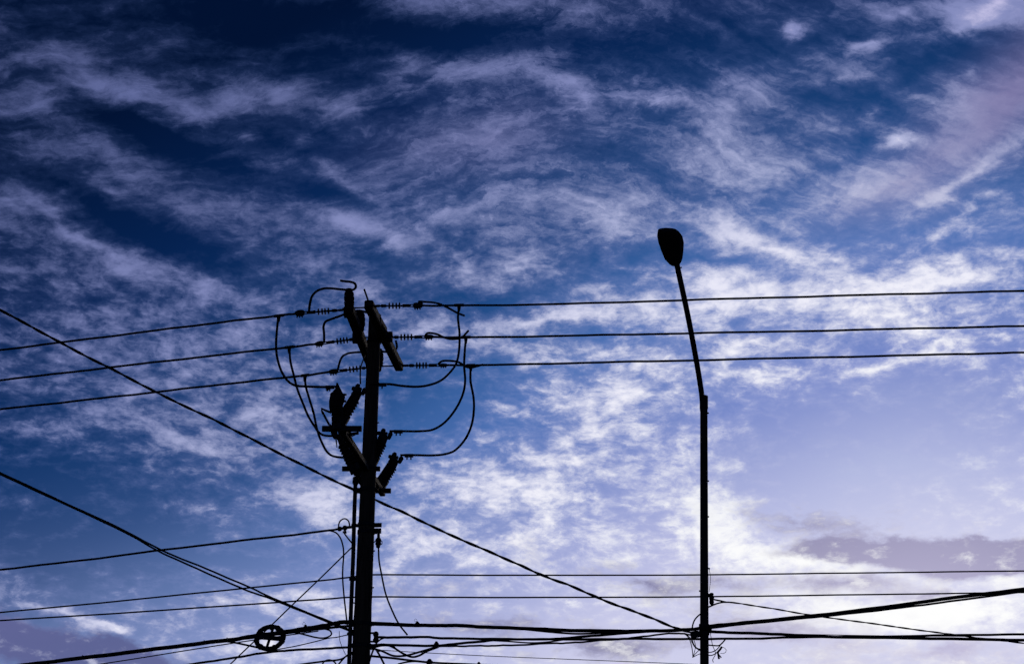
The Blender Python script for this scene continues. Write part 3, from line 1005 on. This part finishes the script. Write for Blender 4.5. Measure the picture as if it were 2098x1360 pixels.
cable('cable_loop', 'small round cable loop at the foot of the pole tangle', 'cable',
      [(650, 1384), (659, 1366), (661, 1359), (666, 1353), (676, 1351), (685, 1355), (690, 1364), (690, 1380)], flat(PY - .05), 1.6, RUBBER)
cable('thin_wire', 'short wire climbing into the pole tangle beside the small round loop', 'wire', [(680, 1376), (693.5, 1360), (706, 1346), (712, 1341), (728, 1332)], flat(PY - .1), 1.8, RUBBER)
cable('thin_wire', 'hair-thin vertical wire hanging beside the pole under the bundle', 'wire', [(695, 1292), (696, 1310), (701, 1325), (708, 1340)], flat(PY - .12), .6, WIRE)
cable('guy_wire', 'straight thin guy wire crossing from the pole down behind the coil', 'guy wire', [(728, 1114), (719, 1122.5), (653, 1187), (600, 1237.5), (554.5, 1281.5), (518.7, 1315), (471.5, 1360), (440, 1390)],
      [(440, 23.6), (728, PY)], 1.4, STEEL, ext='')
cable('pigtail', 'slack pigtail dropping from the neutral wire down along the pole', 'wire',
      [(668, 1086), (680, 1087.5), (690, 1092), (698, 1103), (703, 1120), (704, 1137.6), (702.5, 1160), (702, 1182), (705, 1222), (709.4, 1261), (711.5, 1280)], flat(PY - .1), 1.6, RUBBER, jitter=.1)
cable('pigtail', 'loose cable end hanging from the small insulator beside the pole', 'wire',
      [(775.3, 1118), (775.6, 1126), (776.5, 1146.5), (782, 1178), (790.6, 1217), (803, 1249), (817, 1277), (834.7, 1300)], flat(PY), 1.75, RUBBER)
cable('slack_loop', 'round loop of slack wire above the neutral spool', 'wire', [(694, 1082), (694, 1074), (697.7, 1066), (706, 1062), (713, 1065.6), (716, 1074), (715, 1082)], flat(PY - .1), 1.5, RUBBER)
# spool that ends the neutral
th = thing('spool_insulator', 'dark spool insulator ending the neutral wire at the pole', 'insulator', at(703, 1081, PY - .08))
u = mpp(at(703, 1081, PY))
bm = new()
a, b = at(692, 1083.5, PY - .08), at(712, 1080, PY - .08)
lathe(bm, a, b, [(0, 4 * u), (.12, 5.2 * u), (.3, 5 * u), (.4, 3 * u), (.55, 3 * u), (.62, 5.6 * u), (.85, 5 * u), (1, 2.6 * u)], 12)
obj('spool', bm, PORC, th)
bm = new()
tube(bm, [b, at(726, 1078.5, PY - .05)], 3 * u, 8)
obj('eye_bolt', bm, STEEL, th)
bm = new()
tube(bm, [at(706, 1085, PY - .08), at(709, 1092, PY - .08)], [2.6 * u, 1.8 * u], 6)
obj('pin', bm, STEEL, th)
cable('thin_wire', 'short straight wire from the neutral spool down to the riser pipe', 'wire', [(702.5, 1088), (712, 1101), (722, 1113)], flat(PY - .08), 1.5, WIRE)
# hanging insulator beside the pole
th = thing('hanging_insulator', 'small insulator hanging from a bracket beside the pole, loose cable below', 'insulator', at(775, 1092, PY))
bm = new()
tube(bm, [at(775.5, 1084, PY), at(775.5, 1104, PY)], 3 * u, 8)
obj('hanger', bm, STEEL, th)
bm = new()
lathe(bm, at(775.5, 1100, PY), at(774.5, 1122, PY), [(0, 2.5 * u), (.1, 4.5 * u), (.22, 6 * u), (.36, 6.4 * u), (.42, 5 * u), (.5, 6 * u), (.68, 6 * u), (.75, 4.6 * u), (.95, 4 * u), (1, 2 * u)], 12)
obj('bell', bm, PORC, th)
bm = new()
tube(bm, [at(779, 1106, PY), at(783, 1109, PY), at(782.5, 1114, PY), at(779, 1116, PY)], .9 * u, 6)
tube(bm, [at(769, 1108, PY), at(764, 1112, PY - .03)], 1.2 * u, 6)
obj('tie_wire', bm, WIRE, th)

# storage coil
cc = at(553, 1306, wire_pts([(553, 1306)], YB)[0].y - .02)
u = mpp(cc)
th = thing('cable_coil', 'round cable storage coil with a crossed frame hung on the bundle', 'cable coil', cc)
e1 = (XA * .98 - UP * .10 - Vector((0, .1, 0))).normalized()
e2 = Vector((0, .46, .89))
e2 = (e2 - e1 * e2.dot(e1)).normalized()
nr = e1.cross(e2).normalized()
for k, (rr, off, q) in enumerate(((27.8, -1.2, 3.9), (26.6, 1.2, 3.6), (29.6, .4, 3.2))):
    bm = new()
    ph = .5 * k
    pts = [cc + (e1 * math.cos(a) * (1.0 + .02 * math.sin(3 * a + ph)) + e2 * math.sin(a) * (1.03 + .03 * math.cos(2 * a + ph))) * rr * u + nr * off * u
           for a in (2 * math.pi * i / 40 for i in range(40))]
    tube(bm, pts, q * u, 8, closed=True)
    obj('turn', bm, RUBBER, th)
for da, db, w in ((e1, e2 * .0, 9.5), (e2, e1 * .02, 5.0)):
    bm = new()
    bar(bm, cc - da * 28 * u, cc + da * 28 * u, w * u, 4 * u, nr.cross(da))
    obj('frame_bar', bm, STEEL, th, smooth=False)
for a in (-.2, .5, 1.2, 1.75, 2.6, 3.5, 4.2, 5.3):
    c = cc + (e1 * math.cos(a) + e2 * math.sin(a)) * 27.5 * u
    t = (-e1 * math.sin(a) + e2 * math.cos(a))
    bm = new()
    lathe(bm, c - t * 2.5 * u, c + t * 2.5 * u, [(0, 5.2 * u), (.1, 6.2 * u), (.9, 6.2 * u), (1, 5.2 * u)], 10)
    obj('cable_tie', bm, RUBBER, th)

# lamp-side cables
cable('cable_bundle', 'thick bundle from the pole past the lamp, climbing away beyond it', 'cable',
      [(740, 1276), (759, 1276.6), (816, 1279), (869.7, 1280.5), (935, 1280.5), (999, 1284), (1086, 1287), (1152.5, 1290), (1267, 1292), (1343, 1291.6), (1400, 1289.6), (1434, 1286.5), (1456, 1282), (1500, 1277.5), (1560, 1271.5), (1682, 1259), (1785, 1246.5), (1956, 1223.5), (2098, 1206)],
      [(745, PY), (1443, LY - .1), (2098, 22.6)], 3.6, RUBBER, ext='b', jitter=.3)
cable('cable', 'thin cable riding just above the thick bundle beside the pole', 'cable', [(745, 1273), (800, 1275.5), (850, 1278), (900, 1279.5)], span, 1.5, RUBBER)
cable('cable', 'strand sagging below the thick bundle between pole and lamp', 'cable', [(1010, 1284.5), (1063, 1287.5), (1133.5, 1294.4), (1181, 1297.5), (1229, 1296), (1286, 1293), (1340, 1292)], span, 2.0, RUBBER)
cable('cable', 'second strand of the bundle climbing away beyond the lamp', 'cable', [(1440, 1288), (1500, 1280.5), (1600, 1270.5), (1700, 1260.5), (1780, 1252), (1880, 1240), (1956, 1230), (2098, 1211)],
      [(1443, LY - .12), (2098, 22.6)], 2.1, RUBBER, ext='b', jitter=.2)
cable('cable', 'level cable tied to the spool by the pole, passing low behind the lamp', 'cable',
      [(772, 1304.5), (816, 1305), (869.7, 1304), (904.7, 1306.5), (984, 1307.7), (1060, 1308.5), (1133.5, 1308.7), (1248, 1308.7), (1286, 1307.8), (1400, 1308.3), (1455, 1308), (1560, 1307), (1628, 1304.5), (1813.6, 1303), (1956, 1300.3), (2098, 1298.5)],
      [(745, PY), (1443, LY + .1), (2098, 24.4)], 2.5, RUBBER, ext='b', jitter=.3)
cable('thin_wire', 'short wire curling under the spool beside the pole', 'wire', [(766, 1323), (771, 1317), (777, 1311), (785.8, 1306.5), (800, 1305.5)], flat(PY - .02), 1.6, RUBBER)
cable('cable', 'cable through the middle clamp that climbs to join the thick bundle near the lamp', 'cable',
      [(740, 1321.5), (757, 1321), (786, 1320), (840, 1321.5), (886, 1322), (908, 1321), (938, 1317.6), (984, 1313.5), (1022, 1309.5), (1080, 1309), (1140, 1308), (1190.6, 1303.5), (1248, 1299), (1305, 1294.4), (1360, 1291.5), (1430, 1287)], span, 2.6, RUBBER, jitter=.2)
cable('cable', 'lowest wavy cable climbing from the clamp to the lamp post', 'cable',
      [(896, 1323.5), (953.5, 1322.5), (1000, 1322), (1047.7, 1321), (1133.5, 1317), (1171.6, 1316), (1219, 1312), (1286, 1307), (1333.6, 1301), (1387, 1296.5), (1410, 1299), (1440, 1304)], span, 1.9, RUBBER, jitter=.45)
cable('cable', 'thin strand dipping under the level cable midway to the lamp', 'cable', [(1000, 1311), (1040, 1313), (1085, 1316), (1125, 1314), (1170, 1307.5), (1210, 1303)], span, 1.5, RUBBER)
cable('cable_loop', 'deeper of two slack loops sagging between pole and clamp', 'cable',
      [(745, 1329), (758, 1327), (783, 1321.5), (798, 1322), (808.6, 1327), (825, 1337.5), (844, 1345), (859, 1342), (874, 1333.5), (898, 1324.5)], flat(PY + .03, PY + .4, 745, 898), 2.2, RUBBER)
cable('cable_loop', 'shallower of two slack loops sagging between pole and clamp', 'cable',
      [(755, 1325), (769, 1329), (783, 1333), (805.6, 1342.5), (831.5, 1342), (862, 1334), (892, 1325)], flat(PY - .03, PY + .4, 745, 898), 2.2, RUBBER)
cable('cable', 'cable dropping away low from the pole to the bottom clamp', 'cable',
      [(740, 1341), (757, 1342.8), (801, 1347), (847, 1352.7), (885, 1356.5), (953.5, 1359.6), (1100, 1366)], span, 2.3, RUBBER, ext='b')
cable('cable', 'short steep cable falling from the pole tangle', 'cable', [(762, 1322), (770.5, 1330), (779, 1344), (787, 1359.6), (800, 1385)], flat(PY - .05), 2.1, RUBBER)
cable('cable', 'short cable hugging the pole as it falls from the tangle', 'cable', [(768, 1324), (763, 1335), (756, 1357), (750, 1385)], flat(PY - .15), 1.9, RUBBER)
cable('cable', 'stubby cable arching below the bottom clamp', 'cable', [(790, 1372), (812, 1361), (840, 1354.5), (870, 1355), (884, 1357)], flat(PY + .3), 1.8, RUBBER)
cable('thin_wire', 'hair-thin wire falling gently from pole to beneath the lamp', 'wire', [(745, 1329), (772, 1330.5), (847, 1335), (1000, 1343), (1200, 1351), (1400, 1359), (1560, 1366)], [(745, PY + .1), (1443, LY + .4)], .75, WIRE, ext='b')
# spool by the pole with its clevis
th = thing('spool_insulator', 'knobbed spool in a clevis where the level cable meets the pole', 'insulator', at(769, 1304, PY))
u = mpp(at(769, 1304, PY))
bm = new()
lathe(bm, at(770, 1293, PY), at(770, 1316, PY), [(0, 3 * u), (.1, 5.4 * u), (.3, 6.3 * u), (.4, 4.4 * u), (.6, 4.4 * u), (.68, 6.3 * u), (.88, 5.6 * u), (1, 3 * u)], 12)
obj('spool', bm, PORC, th)
for py in (1296, 1313.5):
    bm = new()
    bar(bm, at(752, py, PY), at(772, py, PY), 3 * u, 7 * u, UP)
    obj('clevis_arm', bm, STEEL, th, smooth=False)


def small_clamp(label, px, py, ys, w, h, ring):
    c = wire_pts([(px, py)], ys)[0]
    u = mpp(c)
    t = thing('cable_clamp', label, 'clamp', c, 'cable clamps on the bundles')
    bm = new()
    lathe(bm, c - UP * 3 * u, c + UP * h * u, [(0, w * .5 * u), (.3, w * .56 * u), (.6, w * .5 * u), (.68, w * .34 * u), (.85, w * .32 * u), (1, w * .18 * u)], 8)
    obj('body', bm, RUBBER, t)
    if ring:
        bm = new()
        q = c + UP * (h + 2) * u - XA * 3.5 * u
        tube(bm, [q + (XA * math.cos(a) + UP * 1.2 * math.sin(a)) * 2.6 * u for a in (2 * math.pi * i / 12 for i in range(12))], .35 * u, 5, closed=True)
        obj('wire_ring', bm, WIRE, t)


small_clamp('small clamp with a wire ring on the bundle between coil and pole', 626, 1284, YB, 8, 5, True)
small_clamp('small clamp with a wire ring on the thick bundle just past the pole', 855, 1277, span, 9, 5, True)
small_clamp('dark clamp where the two slack loops meet the cable', 894, 1320, span, 10, 7, False)
small_clamp('dark clamp on the lowest cable below the loops', 880, 1356, span, 13, 7, False)
small_clamp('stubby clamp standing on the lowest cable beyond the loops', 981, 1360, span, 8, 5, False)
small_clamp('tiny clamp pinching the cable where the deeper loop begins', 807, 1324, flat(PY + .05), 6, 2, False)
small_clamp('tiny tie near the slanting cable in the pole tangle', 776, 1331, flat(PY - .03), 7, 2, False)
for px, py, lab in ((169, 1345, 'little lashing clip farthest from the coil on the thick bundle'), (418, 1314.5, 'little lashing clip second from the coil on the thick bundle'), (465, 1309, 'little lashing clip next to the coil on the thick bundle')):
    small_clamp(lab, px, py, YB, 4, 4, False)

# things on the lamp post
th = thing('spool_insulator', 'dark spool insulator on the lamp post holding a falling twisted cable', 'insulator', at(1457, 1226, LY))
u = mpp(at(1457, 1226, LY))
bm = new()
lathe(bm, at(1458, 1214, LY), at(1458, 1239, LY), [(0, 3 * u), (.08, 4.6 * u), (.2, 3.6 * u), (.28, 5 * u), (.5, 5.4 * u), (.6, 4.2 * u), (.75, 5.2 * u), (.9, 4 * u), (1, 1.5 * u)], 12)
obj('spool', bm, PORC, th)
bm = new()
bar(bm, at(1446, 1218, LY), at(1460, 1217, LY), 4 * u, 6 * u, UP)
obj('clevis_arm', bm, STEEL, th)
cable('service_cable', 'thin twisted cable falling from the lamp post spool to the level cables', 'cable',
      [(1459, 1227), (1475, 1230), (1500, 1233.5), (1520, 1236.5), (1585, 1246), (1660, 1259.5), (1785, 1276), (1927, 1296), (1975, 1302), (2027, 1308.5), (2098, 1317)],
      [(1443, LY), (2098, 23.6)], 1.7, RUBBER, ext='b', twist=.5, sub=3, jitter=.3)
cable('cable', 'short lead joining the lamp post to the falling twisted cable', 'cable', [(1446, 1245), (1456, 1241), (1468, 1236), (1480, 1233.3), (1494, 1232.8)], flat(LY - .03), 1.6, RUBBER)
cable('cable', 'level cable leaving the lamp post bracket and sagging beyond it', 'cable',
      [(1440, 1291), (1456, 1293), (1500, 1295.2), (1560, 1297), (1620, 1300), (1671, 1303), (1813, 1305.5), (1927, 1307.5), (2098, 1310.5)], [(1443, LY - .05), (2098, 23.8)], 3.1, RUBBER, ext='b', jitter=.25)
cable('thin_wire', 'very thin line just above the level cable beyond the lamp', 'wire', [(1446, 1293), (1600, 1297.5), (1813, 1301.5), (1980, 1303)], flat(LY + .1), .8, WIRE)
th = thing('post_bracket', 'dark cable bracket clamped round the lamp post at the cable crossing', 'bracket', at(1442, 1290, LY))
bm = new()
p1, p2 = at(1442.8, 1301, LY), at(1442.8, 1277, LY)
lathe(bm, p1, p2, [(0, 9 * u), (.05, 10.6 * u), (.4, 10.8 * u), (.45, 9.4 * u), (.6, 9.4 * u), (.65, 11 * u), (.95, 10.8 * u), (1, 9 * u)], 16)
obj('band', bm, STEEL, th)
bm = new()
bar(bm, at(1415, 1300, LY - .08), at(1432, 1298, LY - .08), 13 * u, 8 * u, UP)
obj('wedge_grip', bm, STEEL, th)
bm = new()
bar(bm, at(1450, 1289, LY - .03), at(1458, 1290, LY - .03), 12 * u, 7 * u, UP)
obj('side_grip', bm, STEEL, th)
TW = [
    ('curved lead bending from the lamp post down onto the bundle', [(1440, 1254), (1432, 1259.5), (1424, 1268), (1420, 1277), (1418, 1287)], 1.5),
    ('outermost frayed wire hanging in front of the lamp post tangle', [(1394, 1296.5), (1404, 1299), (1412, 1308), (1417, 1323), (1419, 1336), (1419.5, 1344)], .9),
    ('second frayed wire of the lamp post tangle, reaching the post', [(1400, 1297), (1412, 1304), (1418, 1315), (1424, 1325), (1436, 1333)], 1.0),
    ('inner frayed wire of the lamp post tangle under the grip', [(1418, 1306), (1420, 1316), (1427, 1326), (1437, 1330)], 1.1),
    ('short wire linking the tangle tip to the grip', [(1419.5, 1345), (1423, 1334), (1425, 1322), (1421, 1308)], .7),
    ('thin wire from the tangle tip back up to the lamp post', [(1418.5, 1346), (1427, 1336), (1438, 1326)], .8),
    ('thin wire from the tangle tip straight across to the lamp post', [(1418.5, 1346), (1428, 1341), (1438, 1337)], .8),
    ('hooked cable end curving up from the lamp post', [(1446, 1320), (1462, 1321.5), (1473, 1321.5), (1479, 1317), (1486, 1309)], 1.4),
    ('lower lead curving from the lamp post up to the hooked end', [(1446, 1335), (1458, 1335), (1468, 1330), (1475, 1322), (1479, 1316)], 1.0),
    ('lowest lead looping from the lamp post to the splice', [(1446, 1341), (1458, 1341.5), (1466, 1338), (1472, 1332)], 1.1),
    ('thin wire dangling down along the lamp post with a curled tip', [(1455, 1292), (1457, 1306), (1460, 1321), (1466, 1338), (1462, 1347), (1460, 1352), (1462, 1356)], .7),
    ('hair-thin loop curling beside the dark splice', [(1478, 1324), (1485, 1327), (1488, 1332), (1484, 1337), (1476, 1337.5)], .5),
    ('hair-thin wire bowing out from the lamp post bolt', [(1453, 1165), (1455.5, 1180), (1455, 1195), (1453, 1212)], .5),
]
for lab, pl, r in TW:
    cable('loose_wire', lab, 'wire', pl, flat(LY - .03), r, RUBBER, 'loose wires on the lamp post')
bm = new()
tube(bm, spline([at(1479, 1324, LY - .03), at(1475, 1330, LY - .03), at(1471, 1335, LY - .03), at(1472, 1342, LY - .03), at(1473, 1349, LY - .03)], 4), 2.1 * u, 8)
tube(bm, [at(1472.5, 1340, LY - .03), at(1478, 1346.5, LY - .03)], 1.3 * u, 6)
tag(obj('splice', bm, RUBBER), 'dark crooked splice dangling from the loops beside the lamp post', 'splice')

for o in C.objects:                                 # scratch value used while building
    if '_o' in o:
        del o['_o']
